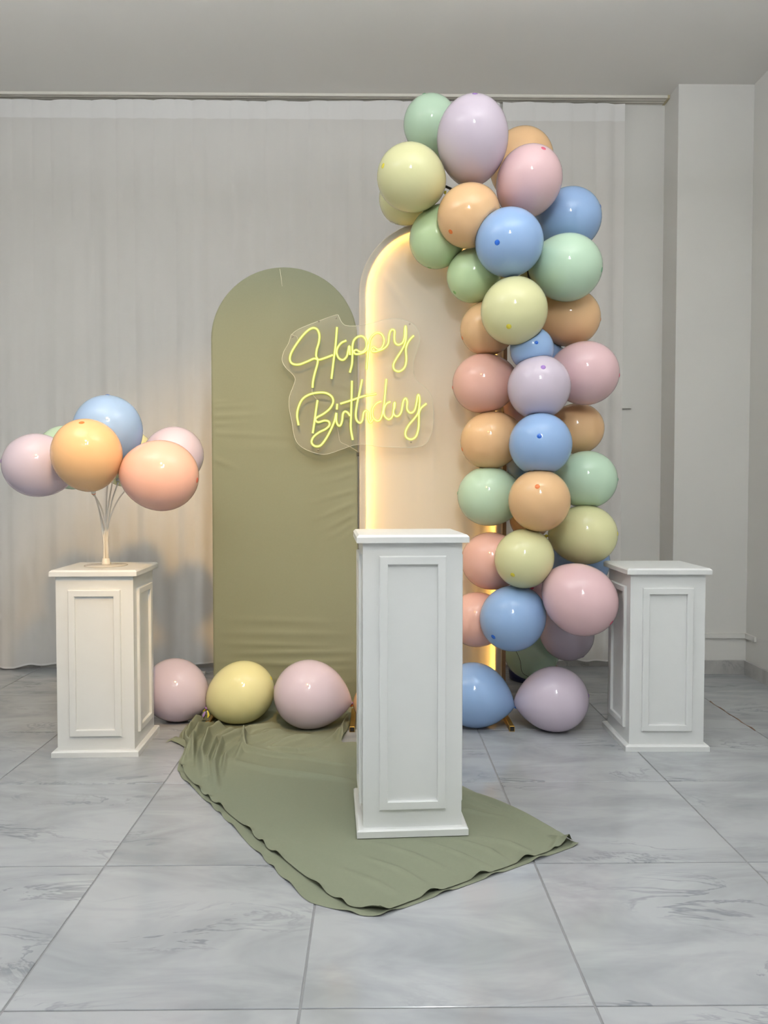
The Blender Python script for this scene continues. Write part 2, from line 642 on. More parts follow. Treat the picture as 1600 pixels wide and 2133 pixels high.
# ------------------------------------------------------------------ curtains
def curtain(label, x0, x1, seed, ztop, zbot, yc, gather=0.0, flat_end=0.0):
    r = np.random.default_rng(seed)
    n = int((x1 - x0) / 0.007)
    X = np.linspace(x0, x1, n)
    # pleats with uneven widths
    bounds = [x0 - 0.05]
    while bounds[-1] < x1 + 0.2:
        bounds.append(bounds[-1] + r.uniform(0.085, 0.135))
    bounds = np.array(bounds)
    idx = np.clip(np.searchsorted(bounds, X) - 1, 0, len(bounds) - 2)
    tt = (X - bounds[idx]) / (bounds[idx + 1] - bounds[idx])
    amp = r.uniform(0.5, 1.0, len(bounds))
    ph = r.uniform(0, 6.28, 5)
    rows = [0, 0.01, 0.02, 0.032, 0.06, 0.1, 0.16, 0.24, 0.33, 0.42, 0.52, 0.62, 0.72, 0.8, 0.87, 0.93, 0.97, 0.985, 1.0]
    H = ztop - zbot
    V = []
    for s in rows:
        crease = (np.abs(np.sin(math.pi * tt)) ** 0.55) * amp[idx]
        soft = 0.5 + 0.5 * np.sin(X * 43 + ph[0] + 0.8 * np.sin(X * 9 + ph[1])) * np.sin(X * 17 + ph[2])
        soft2 = np.sin(X * 24 + ph[3] + 1.1 * np.sin(X * 6.3 + ph[4]))
        A1 = 0.010 * (1 - 0.65 * s)
        A2 = 0.004 + 0.034 * s
        y = yc - A1 * crease - A2 * soft - 0.012 * s * soft2
        zz = ztop - H * s
        if s == 0:
            z = zz + 0.006 * np.sin(X * 5 + ph[0]) * np.sin(X * 13 + ph[3]) ** 2
        else:
            z = np.full(n, zz)
        if s > 0.9:
            z = zz + (s - 0.9) * 10 * (0.012 * np.sin(X * 7 + ph[1]) + 0.006 * np.sin(X * 31 + ph[0]))
        V += list(zip(X, y, z))
    V = np.array(V).reshape(len(rows), n, 3)
    base = np.array([(x0 + x1) / 2, yc, zbot])
    t = thing('sheer_curtain', base, label, 'curtain')
    mesh_obj('cloth', V.reshape(-1, 3), grid_faces(n, len(rows)), M_CURTAIN, t, True, base)
    tape = V[:4].copy()
    tape[:, :, 1] -= 0.0016
    mesh_obj('heading_tape', tape.reshape(-1, 3), grid_faces(n, 4), M_HEM, t, True, base)
    hem = V[-2:].copy()
    hem[0] = hem[1] + (hem[0] - hem[1]) * 0.22
    hem[:, :, 1] -= 0.0016
    mesh_obj('hem', hem.reshape(-1, 3), grid_faces(n, 2), M_HEM, t, True, base)
    return t


Y_CUR = 4.528
cz_top = float(at(700, 210, Y_CUR - 0.01)[2])
cz_bot = float(at(700, 1386, Y_CUR - 0.03)[2])
curtain('wide white sheer curtain hanging from left edge to behind balloon arch', X_LEFT + 0.02, float(at(1040, 500, Y_CUR)[0]), 3, cz_top, cz_bot, Y_CUR)
curtain('narrow white sheer curtain hanging right of the balloon arch', float(at(1046, 500, Y_CUR)[0]), float(at(1299, 500, Y_CUR)[0]), 8, cz_top - 0.0, cz_bot + 0.01, Y_CUR + 0.005)

# row of sockets on the wall seen through the curtain
s0, s1 = at(246, 1172, Y_WALL), at(311, 1157, Y_WALL)
ss = thing('socket_row', ((s0[0] + s1[0]) / 2, Y_WALL - 0.012, s0[2]), 'row of grey wall sockets seen through sheer curtain behind left pedestal', 'socket')
so = np.array([(s0[0] + s1[0]) / 2, Y_WALL - 0.012, s0[2]])
sw = (s1[0] - s0[0])
box('socket_plate', (s0[0] - 0.012, Y_WALL - 0.012, s0[2] - 0.022), (s1[0] + 0.012, Y_WALL, s1[2] + 0.022), M_SOCKET, ss, off=so)
for k in range(5):
    cx = s0[0] + sw * (k + 0.5) / 5
    v, f = lathe_geo([(0, 0.0), (0.013, 0.0), (0.015, 0.004), (0.017, 0.004)], 20)
    v = np.array(v)[:, [0, 2, 1]] * np.array([1, 1, 1])
    v = v + np.array([cx, Y_WALL - 0.017, (s0[2] + s1[2]) / 2])
    mesh_obj('socket_cup', v, f, M_SOCKDARK, ss, True, so)


# ------------------------------------------------------------------ pedestals
def pedestal(label, pl, pr, height, moulding_top_gap=0.055, zbase=0.0):
    a, b = on_z(*pl, zbase), on_z(*pr, zbase)
    d = b - a
    ang = math.atan2(d[1], d[0])
    W = 0.338
    mid = (a + b) / 2
    nrm = np.array([-math.sin(ang), math.cos(ang), 0])
    ctr = mid + nrm * W / 2
    t = thing('pedestal', (ctr[0], ctr[1], zbase), label, 'pedestal', 'white pedestals', ang)
    h = W / 2
    bw = 0.30 / 2
    mesh_obj('base_slab', *box_geo((-h, -h, 0), (h, h, 0.024), 0.005), M_WHITE, t)
    mesh_obj('body', *box_geo((-bw, -bw, 0.024), (bw, bw, height - 0.024)), M_WHITE, t)
    mesh_obj('top_slab', *box_geo((-h, -h, height - 0.024), (h, h, height), 0.007), M_WHITE, t)
    z0, z1 = 0.024 + 0.055, height - 0.024 - moulding_top_gap
    ow, iw, pr_ = 0.101, 0.075, 0.011
    for k in range(4):
        # picture-frame moulding: four mitred strips in one frame
        prof = [(ow, 0.0), (ow, pr_ - 0.002), (ow - 0.003, pr_), (iw + 0.002, pr_), (iw, pr_ - 0.0015), (iw, 0.0)]
        V, Fc = [], []
        for (w, dep) in prof:
            dz = ow - w
            for (sx, zz) in ((-w, z0 + dz), (w, z0 + dz), (w, z1 - dz), (-w, z1 - dz)):
                V.append((sx, -bw - dep, zz))
        for q in range(len(prof) - 1):
            for c in range(4):
                c2 = (c + 1) % 4
                Fc.append((q * 4 + c, (q + 1) * 4 + c, (q + 1) * 4 + c2, q * 4 + c2))
        an = k * math.pi / 2
        V = [(x * math.cos(an) - y * math.sin(an), x * math.sin(an) + y * math.cos(an), z) for x, y, z in V]
        mesh_obj('panel_moulding', V, Fc, M_WHITE, t)
    return t, ctr


ped_l, ctr_l = pedestal('white panelled pedestal carrying the balloon bouquet', (107.5, 1579), (287.5, 1576.5), 0.737)
ped_c, ctr_c = pedestal('tall white panelled pedestal standing on the sage cloth', (748, 1747), (972, 1740), 0.912, 0.04, 0.0075)
ped_r, ctr_r = pedestal('empty white panelled pedestal near the wall corner', (1303, 1566), (1479.5, 1566), 0.737)


# ------------------------------------------------------------------ arch panels
def arch_outline(x0, x1, z0, z1, n_arc=28, n_side=60, rise=None):
    """points up the left side, over the arch and down the right; rise = arch height"""
    R = (x1 - x0) / 2
    rise = rise or R
    cx = (x0 + x1) / 2
    zs = z1 - rise
    L = [(x0, z0 + (zs - z0) * i / n_side) for i in range(n_side)]
    A = [(cx - R * math.cos(math.pi * i / n_arc), zs + rise * math.sin(math.pi * i / n_arc)) for i in range(n_arc + 1)]
    Rr = [(x1, zs - (zs - z0) * (i + 1) / n_side) for i in range(n_side)]
    return np.array(L + A + Rr)


def arch_halfwidth(z, zs, rise, R):
    t = np.clip((z - zs) / rise, 0, 1)
    return np.where(z <= zs, R, R * np.sqrt(np.clip(1 - t * t, 0, 1)))


def arch_sheet(x0, x1, z0, z1, rise, Y, disp, nu=71, nv=260):
    cx, R = (x0 + x1) / 2, (x1 - x0) / 2
    zs = z1 - rise
    s = np.linspace(0, 1, nv)
    zrow = z0 + (zs - z0) * np.clip(s / 0.72, 0, 1)
    up = s > 0.72
    zrow[up] = zs + rise * np.sin((s[up] - 0.72) / 0.28 * math.pi / 2)
    u = np.linspace(-1, 1, nu)
    V = np.zeros((nv, nu, 3))
    hw = np.maximum(arch_halfwidth(zrow, zs, rise, R), 0.002)
    V[:, :, 0] = cx + hw[:, None] * u[None, :]
    V[:, :, 2] = zrow[:, None]
    edge = 1 - np.abs(u[None, :])
    dy = disp(V[:, :, 0].ravel(), V[:, :, 2].ravel()).reshape(nv, nu)
    V[:, :, 1] = Y - dy * np.clip(edge * 14, 0, 1)
    return V.reshape(-1, 3), grid_faces(nu, nv), V


def ridge_field(P, ridges):
    h = np.zeros(len(P))
    for poly, w, amp, fade in ridges:
        d, t = seg_dist(P, poly)
        g = np.exp(-(d / w) ** 2) * amp
        if fade == 'end':
            g *= (1 - t) ** 0.8
        elif fade == 'both':
            g *= np.sin(math.pi * np.clip(t, 0.02, 0.98)) ** 0.7
        h += g
    return h


Y_PAN = 3.645
g0, g1 = at(442, 1000, Y_PAN), at(745, 1000, Y_PAN)
gz1 = float(at(592, 557, Y_PAN)[2])
GX0, GX1, GZ0, GZ1 = float(g0[0]), float(g1[0]), 0.035, gz1
G_RISE = 0.335


def pp(x, y):
    q = at(x, y, Y_PAN)
    return (q[0], q[2])


g_ridges = []
for (a_, b_, w_, am) in [
    ((443, 848), (540, 843), 0.008, 0.004), ((443, 868), (560, 862), 0.009, 0.005), ((443, 884), (520, 880), 0.007, 0.004),
    ((443, 902), (640, 912), 0.010, 0.004), ((450, 958), (500, 978), 0.010, 0.006), ((443, 838), (500, 836), 0.006, 0.003),
    ((743, 965), (640, 992), 0.010, 0.005), ((743, 985), (660, 1010), 0.008, 0.004), ((743, 1020), (640, 1050), 0.010, 0.005),
    ((743, 1045), (650, 1085), 0.010, 0.006), ((743, 1068), (660, 1112), 0.009, 0.006), ((743, 1085), (680, 1125), 0.008, 0.005),
    ((743, 1100), (690, 1145), 0.008, 0.004), ((743, 905), (600, 925), 0.009, 0.004), ((743, 870), (640, 880), 0.008, 0.004),
    ((743, 830), (650, 815), 0.009, 0.005), ((743, 810), (660, 790), 0.008, 0.004), ((743, 850), (640, 846), 0.008, 0.004),
    ((743, 740), (660, 762), 0.010, 0.003),
]:
    g_ridges.append(([pp(*a_), pp(*b_)], w_, am * 0.8, 'end'))
for (a_, b_, w_, am) in [
    ((446, 1318), (740, 1322), 0.014, 0.004), ((450, 1340), (700, 1346), 0.010, 0.005), ((480, 1362), (743, 1357), 0.011, 0.006),
    ((446, 1378), (640, 1384), 0.010, 0.005), ((560, 1385), (743, 1376), 0.010, 0.006), ((600, 1402), (743, 1392), 0.008, 0.004),
    ((446, 1290), (700, 1296), 0.016, 0.003), ((640, 1425), (743, 1418), 0.008, 0.005), ((650, 1440), (743, 1436), 0.007, 0.004),
    ((450, 935), (740, 930), 0.020, 0.002), ((470, 1410), (620, 1416), 0.010, 0.005),
]:
    g_ridges.append(([pp(*a_), pp(*b_)], w_, am * 0.8, 'both'))

gp = thing('arch_backdrop', ((GX0 + GX1) / 2, Y_PAN, 0), 'sage green cloth-covered arch backdrop panel left of the lit one', 'backdrop')
go = np.array([(GX0 + GX1) / 2, Y_PAN, 0])
V, Fc, G = arch_sheet(GX0, GX1, GZ0, GZ1, G_RISE, Y_PAN, lambda x, z: ridge_field(np.stack([x, z], 1), g_ridges))
# cover: front sheet, edge and back in one continuous piece of cloth
rim = list(range(0, 260 * 71, 71))
left = [j * 71 for j in range(260)]
right = [j * 71 + 70 for j in range(260)]
loop = left + list(reversed(right))
nb = len(V)
V2 = list(V) + [(V[i][0], Y_PAN + 0.036, V[i][2]) for i in loop]
F2 = list(Fc)
nl = len(loop)
for k in range(nl):
    k2 = (k + 1) % nl
    F2.append((loop[k], loop[k2], nb + k2, nb + k))
for j in range(259):
    F2.append((nb + j, nb + j + 1, nb + nl - 2 - j, nb + nl - 1 - j))
mesh_obj('fabric_cover', V2, F2, M_SAGE, gp, True, go)
sa, sb = at(583, 560, Y_PAN - 0.002), at(588, 596, Y_PAN - 0.002)
tube('seam_thread', [sa, (sa + sb) / 2, sb], 0.0009, principled('pale_thread', lin(232, 230, 210), 0.7, noise=0.02), gp, 6, go)


def foot(parent, xc, yf, yb, off):
    w = 0.011
    f = box('foot', (xc - w, yf, 0.0), (xc + w, yb, 0.024), M_GOLD, parent, 0.002, off)
    box('end_plug', (xc - w + 0.0022, yf - 0.0012, 0.0024), (xc + w - 0.0022, yf + 0.002, 0.0216), M_TUBEEND, f, off=off)
    box('upright_stub', (xc - w, Y_PAN + 0.006, 0.024), (xc + w, Y_PAN + 0.028, 0.05), M_GOLD, f, off=off)
    return f


Y_FOOT = 3.335
foot(gp, float(on_z(733, 1532)[0]), Y_FOOT, 3.92, go)
foot(gp, GX0 + 0.02, 3.42, 3.92, go)

# lit white arch
w0, w1 = at(748.5, 1000, Y_PAN), at(1047, 1100, Y_PAN)
WX0, WX1 = float(w0[0]), float(w1[0])
WZ0, WZ1 = 0.035, float(at(898, 462, Y_PAN)[2])
W_RISE = 0.335
wp = thing('arch_backdrop', ((WX0 + WX1) / 2, Y_PAN, 0), 'white fabric arch backdrop glowing with warm edge lights', 'backdrop')
wo = np.array([(WX0 + WX1) / 2, Y_PAN, 0])
w_ridges = []
for (a_, b_, w_, am) in [((905, 700), (905, 1100), 0.016, 0.003), ((860, 860), (868, 1110), 0.014, 0.002), ((975, 620), (985, 1110), 0.02, 0.003),
                         ((790, 560), (860, 660), 0.015, 0.003), ((930, 640), (800, 520), 0.012, 0.002), ((1000, 980), (990, 1400), 0.014, 0.003)]:
    w_ridges.append(([pp(*a_), pp(*b_)], w_, am, 'both'))
V, Fc, G = arch_sheet(WX0, WX1, WZ0, WZ1, W_RISE, Y_PAN, lambda x, z: ridge_field(np.stack([x, z], 1), w_ridges))
nb = len(V)
V2 = list(V) + [(V[i][0], Y_PAN + 0.034, V[i][2]) for i in loop]
F2 = list(Fc)
for k in range(nl):
    k2 = (k + 1) % nl
    F2.append((loop[k], loop[k2], nb + k2, nb + k))
for j in range(259):
    F2.append((nb + j, nb + j + 1, nb + nl - 2 - j, nb + nl - 1 - j))
mesh_obj('fabric_cover', V2, F2, M_WHITECLOTH, wp, True, wo)
# square tube frame just inside the cover
outl = arch_outline(WX0 + 0.003, WX1 - 0.003, WZ0 + 0.003, WZ1 - 0.003, 40, 30, W_RISE)
inn = arch_outline(WX0 + 0.025, WX1 - 0.025, WZ0 + 0.003, WZ1 - 0.025, 40, 30, W_RISE - 0.022)
V, Fc = [], []
n = len(outl)
for (yy, arr) in ((Y_PAN + 0.004, outl), (Y_PAN + 0.004, inn), (Y_PAN + 0.031, inn), (Y_PAN + 0.031, outl)):
    V += [(p[0], yy, p[1]) for p in arr]
for q in range(4):
    q2 = (q + 1) % 4
    for i in range(n - 1):
        Fc.append((q * n + i, q * n + i + 1, q2 * n + i + 1, q2 * n + i))
Fc += [(0, n, 2 * n, 3 * n), (n - 1, 4 * n - 1, 3 * n - 1, 2 * n - 1)]
mesh_obj('tube_frame', V, Fc, M_GOLD, wp, False, wo)
# gold side post seen at the right edge of the cover
box('post', (WX1 + 0.0005, Y_PAN + 0.001, 0.024), (WX1 + 0.018, Y_PAN + 0.023, float(at(1047, 600, Y_PAN)[2])), principled('brown_post', lin(150, 122, 92), 0.5, noise=0.05), wp, off=wo)
# LED tape stuck on the inner side of the frame, with its diodes
tp = arch_outline(WX0 + 0.0265, WX1 - 0.0265, WZ0 + 0.02, WZ1 - 0.0265, 48, 60, W_RISE - 0.0235)
V = [(p[0], Y_PAN + 0.010, p[1]) for p in tp] + [(p[0], Y_PAN + 0.022, p[1]) for p in tp]
n = len(tp)
led = mesh_obj('led_tape', V, [(i, i + 1, n + i + 1, n + i) for i in range(n - 1)], M_LEDTAPE, wp, False, wo)
cum = np.concatenate([[0], np.cumsum(np.linalg.norm(np.diff(tp, axis=0), axis=1))])
geo = []
cxw, zsw = (WX0 + WX1) / 2, WZ1 - W_RISE
for s in np.arange(0.01, cum[-1], 0.0165):
    p = np.array([np.interp(s, cum, tp[:, 0]), np.interp(s, cum, tp[:, 1])])
    q = np.array([np.interp(s + 0.002, cum, tp[:, 0]), np.interp(s + 0.002, cum, tp[:, 1])])
    t_ = (q - p) / (np.linalg.norm(q - p) + 1e-9)
    n_ = np.array([t_[1], -t_[0]])
    c = p + n_ * 0.0016
    h = 0.0026
    V = []
    for (st, sn) in ((-h, -0.001), (h, -0.001), (h, 0.001), (-h, 0.001)):
        e = c + t_ * st + n_ * sn
        V += [(e[0], Y_PAN + 0.0125, e[1]), (e[0], Y_PAN + 0.0175, e[1])]
    geo.append((V, [(0, 2, 3, 1), (2, 4, 5, 3), (4, 6, 7, 5), (6, 0, 1, 7), (0, 6, 4, 2), (1, 3, 5, 7)]))
v, f = join_geo(geo)
dio = tag(mesh_obj('led_diodes', v, f, M_LED, led, False, wo), kind='stuff')
dio.data.materials.append(M_LEDTAPE)      # only the inner face of each chip shines
for k, p in enumerate(dio.data.polygons):
    p.material_index = 0 if k % 6 == 2 else 1
foot(wp, WX0 + 0.0115, Y_FOOT, 3.92, wo)
foot(wp, float(on_z(1071, 1531)[0]), Y_FOOT, 3.92, wo)

# ------------------------------------------------------------------ neon sign
Y_SIGN = 3.598


def zs_(x, y, Y=Y_SIGN):
    return at(580 + x / 4.5714, 630 + y / 4.5714, Y)


sc = zs_(750, 1400)
sign = thing('neon_sign', sc, 'glowing yellow Happy Birthday neon sign on clear acrylic', 'sign')
outline = [(130, 300), (200, 250), (385, 175), (550, 118), (578, 140), (605, 190), (650, 220), (760, 221), (900, 195), (1000, 165), (1100, 152),
           (1200, 165), (1290, 210), (1338, 290), (1345, 380), (1312, 480), (1285, 580), (1290, 680), (1330, 750), (1410, 820), (1460, 900),
           (1475, 1050), (1470, 1200), (1430, 1310), (1370, 1365), (1270, 1382), (1080, 1378), (950, 1370), (800, 1350), (700, 1365), (600, 1400),
           (480, 1440), (400, 1445), (280, 1410), (190, 1350), (150, 1270), (130, 1150), (103, 1010), (105, 900), (140, 800), (160, 735),
           (140, 690), (70, 620), (35, 550), (50, 470), (95, 390), (115, 325)]
ol = catmull([zs_(*p) for p in outline], 5, True)
n = len(ol)
ctr = ol.mean(0)
V = [tuple(p) for p in ol] + [(p[0], p[1] + 0.004, p[2]) for p in ol]
Fc = [tuple(range(n)), tuple(reversed(range(n, 2 * n)))] + [(i, n + i, n + (i + 1) % n, (i + 1) % n) for i in range(n)]
mesh_obj('acrylic_board', V, Fc, M_ACRYLIC, sign, False, sc)
# faintly polished rim of the board, catching light
rimg = tube_geo(np.vstack([ol, ol[:1]]) + np.array([0, 0.002, 0]), 0.0012, 5, False)
mesh_obj('board_edge', *rimg, principled('acrylic_edge', (0.72, 0.72, 0.62, 1), 0.25, noise=0.02), sign, True, sc)
strokes = [
    [(520, 500), (440, 530), (385, 545), (340, 535), (280, 560), (200, 590), (140, 586), (112, 555), (115, 500), (150, 430), (220, 330), (280, 268), (330, 243), (370, 258), (390, 310), (385, 380), (365, 450), (360, 510), (374, 545), (370, 590), (345, 680), (330, 750), (325, 812)],
    [(558, 235), (545, 400), (525, 560), (505, 728)],
    [(648, 362), (600, 385), (565, 430), (555, 480), (575, 530), (615, 547), (650, 515), (664, 460), (671, 422), (679, 422), (680, 460), (682, 500)],
    [(680, 668), (700, 590), (705, 500), (705, 420), (720, 360), (760, 325), (805, 325), (835, 365), (838, 420), (815, 460), (780, 472), (745, 453), (718, 465), (735, 491), (790, 485), (840, 455), (857, 400)],
    [(838, 637), (845, 540), (860, 420), (880, 340), (930, 292), (980, 300), (1005, 350), (1000, 400), (975, 440), (940, 445), (910, 425), (885, 440), (900, 469), (950, 462), (1010, 435), (1045, 390), (1055, 310), (1075, 262), (1105, 270), (1103, 330), (1110, 380), (1140, 403), (1180, 385), (1200, 330), (1206, 240), (1213, 232), (1216, 290), (1210, 370), (1180, 445), (1120, 540), (1095, 595), (1105, 640), (1150, 656), (1200, 620), (1218, 550), (1214, 450), (1230, 390), (1260, 345), (1290, 315)],
    [(192, 1170), (178, 1080), (190, 1000), (230, 920), (300, 875), (390, 858), (460, 865), (510, 900), (521, 950), (490, 1010), (430, 1060), (370, 1093), (353, 1118), (380, 1140), (440, 1125), (480, 1135), (485, 1170), (450, 1205), (390, 1235), (335, 1280), (316, 1330), (342, 1365), (390, 1367), (430, 1330), (480, 1250), (530, 1140), (549, 1062), (553, 1062), (552, 1125), (565, 1165), (588, 1172), (606, 1130), (615, 1060), (635, 1038), (660, 1050), (682, 1080)],
    [(372, 930), (355, 1050), (340, 1160), (327, 1246)],
    [(560, 965), (556, 1020)],
    [(700, 745), (697, 900), (692, 1080), (690, 1200), (708, 1310)],
    [(588, 965), (700, 930), (820, 890), (935, 870)],
    [(798, 732), (770, 870), (752, 950), (737, 1060), (745, 1120), (775, 1146), (800, 1120), (812, 1050), (835, 1032), (857, 1055), (858, 1110), (877, 1143), (902, 1112)],
    [(980, 940), (930, 965), (895, 1020), (900, 1090), (940, 1128), (975, 1105), (1000, 1010), (1015, 880), (1028, 727)],
    [(1068, 945), (1030, 965), (1005, 1020), (1010, 1080), (1050, 1113), (1085, 1085), (1099, 1010), (1101, 962), (1110, 958), (1106, 1000), (1094, 1035), (1107, 1075), (1140, 1081), (1170, 1040), (1190, 940), (1213, 914), (1226, 950), (1225, 1015), (1255, 1051), (1295, 1030), (1315, 960), (1326, 890), (1338, 884), (1345, 930), (1335, 1030), (1310, 1085), (1240, 1170), (1210, 1235), (1220, 1285), (1265, 1303), (1310, 1275), (1333, 1200), (1338, 1110), (1340, 1050), (1360, 1005), (1410, 962)],
]
for st in strokes:
    path = catmull([zs_(p[0], p[1], Y_SIGN - 0.0065) for p in st], 7)
    # each stroke: a soft sleeve with a brighter strip along its front
    sl = tube('neon_tube', path, 0.0053, M_NEON, sign, 8, sc)
    tube('glow_strip', path + np.array([0, -0.0036, 0]), 0.0029, M_NEONCORE, sl, 6, sc)
for p in ((135, 325), (1248, 205), (550, 150), (385, 180), (1265, 1330), (380, 1405)):
    c = zs_(*p, Y_SIGN - 0.001)
    v, f = lathe_geo([(0, 0.003), (0.003, 0.0025), (0.0042, 0.001), (0.0042, 0.0)], 12)
    v = np.array([(a, -cc, b) for a, b, cc in v]) + c
    mesh_obj('screw', v, f, M_SCREW, sign, True, sc)
tube('joint_wire', catmull([zs_(325, 815, Y_SIGN - 0.004), zs_(321, 845, Y_SIGN - 0.004), zs_(330, 880, Y_SIGN - 0.003), zs_(372, 930, Y_SIGN - 0.004)], 5), 0.0010, M_CABLE, sign, 6, sc)
tube('power_cable', catmull([zs_(556, 1178, Y_SIGN + 0.006), zs_(570, 1240, Y_SIGN + 0.007), zs_(590, 1325, Y_SIGN + 0.008), zs_(660, 1362, Y_SIGN + 0.01), zs_(755, 1420, Y_SIGN + 0.02), zs_(768, 1450, Y_SIGN + 0.03)], 6), 0.0013, M_CABLE, sign, 6, sc)
kn = [zs_(755 + 14 * math.sin(k * 2.1), 1425 + k * 5, Y_SIGN + 0.022 + 0.004 * math.cos(k * 1.9)) for k in range(9)]
tube('cable_tie', catmull(kn, 4), 0.0011, M_BLACK, sign, 6, sc)
tube('hanging_thread', catmull([zs_(120, 300, Y_SIGN - 0.002), zs_(145, 315, Y_SIGN - 0.004), zs_(175, 325, Y_SIGN - 0.003), zs_(190, 380, Y_SIGN - 0.002)], 5), 0.0007, M_CABLE, sign, 5, sc)

# ------------------------------------------------------------------ balloons
SEG, RINGS = 44, 26


def balloon_geo(a=1.03, b=1.22, ex=1.22):
    prof = []
    for i in range(RINGS + 1):
        th = math.pi * i / RINGS
        if th <= math.pi / 2:
            r, z = math.sin(th), a * math.cos(th)
        else:
            r, z = math.sin(th) ** ex, b * math.cos(th)
        prof.append((r if i not in (0, RINGS) else (0 if i == 0 else 0.035), z))
    v, f = lathe_geo(prof, SEG)
    return np.array(v), f


B_V, B_F = balloon_geo()
B_V2, _ = balloon_geo(1.03, 1.30, 1.55)   # the more pointed ones
AX = [(1112, 1402, 4.26), (1112, 1380, 4.25), (1118, 1330, 4.12), (1120, 1285, 3.98), (1116, 1235, 3.72), (1113, 1170, 3.57), (1113, 1100, 3.54), (1114, 900, 3.52), (1112, 720, 3.51), (1104, 590, 3.50), (1082, 490, 3.51), (1030, 425, 3.52), (950, 398, 3.53), (905, 372, 3.55), (890, 335, 3.58)]
AXP = catmull([at(*p) for p in AX], 10)
balloons = []


def frame_at(px, py, Y):
    t = -ray(px, py)
    t /= np.linalg.norm(t)
    r = np.cross([0, 0, 1.0], t)
    r /= np.linalg.norm(r)
    u = np.cross(t, r)
    return r, u, t


def add_balloon(color, label, px, py, R, Y, spec=None, group=None, ratio=1.0, hub=None, pointed=False):
    """R: equatorial radius in photo pixels at depth Y; spec: ('dot', x, y) where the tip shows, ('v', right, up, toward)"""
    c = at(px, py, Y)
    dist = np.linalg.norm(c - _c)
    rad = R * (c - _c) @ _f / F_PX
    r, u, t = frame_at(px, py, Y)
    if spec is None:
        h = hub if hub is not None else AXP[np.argmin(np.linalg.norm(AXP - c, axis=1))]
        d = c - h
    elif spec[0] == 'dot':
        ox, oy = (spec[1] - px) / R, -(spec[2] - py) / R
        m = math.hypot(ox, oy)
        if m > 0.97:
            ox, oy, m = ox / m * 0.97, oy / m * 0.97, 0.97
        d = ox * r + oy * u + math.sqrt(1 - m * m) * t
    else:
        d = spec[1] * r + spec[2] * u + spec[3] * t
    d = d / np.linalg.norm(d)
    e1 = np.cross(d, [0.3, 0.2, 0.93])
    e1 /= np.linalg.norm(e1)
    e2 = np.cross(d, e1)
    v = (B_V2 if pointed else B_V) * rad
    B_A, B_B = 1.03, (1.30 if pointed else 1.22)
    v = v * np.array([1, 1, ratio])
    mid = (B_A - B_B) / 2 * rad * ratio
    o = c - d * mid
    w = v[:, 0:1] * e1 + v[:, 1:2] * e2 + v[:, 2:3] * d
    balloons.append(dict(color=color, label=label, o=o, v=w, d=d, e1=e1, e2=e2, rad=rad, group=group, ratio=ratio, a=B_A * rad * ratio, b=B_B * rad * ratio, ex=1.55 if pointed else 1.22))


GA = 'balloons of the arch'
A = add_balloon
A('mint', 'mint green balloon at the top left of the arch, behind the big lilac one', 899, 265, 57, 3.64, ('v', -0.25, 1, 0.1), GA)
A('lilac', 'largest lilac balloon at the very top of the arch', 984, 296, 74, 3.36, ('dot', 988, 225), GA, 1.10)
A('yellow', 'front yellow balloon at the upper left end of the arch', 860, 372, 68, 3.36, ('dot', 806, 350), GA)
A('yellow', 'olive-shaded yellow balloon mostly hidden behind another yellow one, above the lit panel', 849, 407, 56, 3.62, ('v', -0.5, -0.7, -0.1), GA)
A('orange', 'peach orange balloon tucked behind the pink one near the top', 1084, 341, 65, 3.68, ('v', 0.45, 0.8, -0.2), GA)
A('pink', 'pink balloon with a red tip near the top of the arch', 1100, 382, 67, 3.40, ('dot', 1126, 328), GA, 1.04)
A('green', 'light green balloon over the left top of the lit panel', 912, 492, 58, 3.49, ('v', -0.25, -0.9, 0.25), GA, 1.02)
A('orange', 'orange balloon with a red tip below the big lilac balloon', 979, 447, 64, 3.34, ('dot', 944, 475), GA)
A('blue', 'blue balloon with a dark tip, highest of the front blue ones', 1063, 505, 70, 3.28, ('dot', 1040, 504), GA)
A('blue', 'blue balloon on the right, partly behind pink and mint balloons near the top', 1180, 459, 64, 3.58, ('v', 0.9, 0.3, 0.0), GA)
A('mint', 'mint balloon on the upper right side of the arch', 1176, 557, 69, 3.40, ('dot', 1250, 566), GA)
A('green', 'bright green balloon lit from the panel beside the front blue one', 990, 571, 55, 3.47, ('v', -0.6, -0.5, 0.4), GA)
A('yellow', 'barely visible yellow balloon squeezed behind blue, green and yellow ones', 1070, 556, 46, 3.60, ('v', 0.1, 0.1, -1), GA)
A('yellow', 'pale yellow front balloon in the upper middle of the arch', 1072, 645, 69, 3.28, ('dot', 1062, 674), GA)
A('orange', 'vivid orange balloon lit by the panel, below the bright green one', 1021, 682, 56, 3.49, ('v', -0.85, -0.3, 0.25), GA)
A('orange', 'shaded orange balloon on the right below the mint one', 1180, 661, 60, 3.58, ('v', 0.9, -0.1, 0.0), GA, 1.03)
A('blue', 'small deep blue balloon below the pale yellow front balloon', 1107, 728, 45, 3.34, ('dot', 1116, 716), GA)
A('blue', 'blue balloon hidden behind the small deep blue one', 1122, 742, 50, 3.665, ('v', 0.3, 0.3, -0.9), GA)
A('coral', 'coral pink balloon on the left at mid height of the arch', 1012, 798, 62, 3.49, ('v', -1, -0.12, 0.15), GA)
A('lilac', 'lilac front balloon at mid height of the arch', 1122, 810, 65, 3.32, ('dot', 1130, 772), GA)
A('pink', 'pink balloon on the right at mid height of the arch', 1214, 777, 66, 3.46, ('v', 1, -0.1, 0.15), GA)
A('pink', 'sliver of pink balloon behind lilac, coral and orange ones', 1090, 846, 42, 3.62, ('v', 0, 0.1, -1), GA)
A('orange', 'orange balloon with a red side tip left of the front blue one', 1026, 916, 60, 3.49, ('dot', 965, 935), GA)
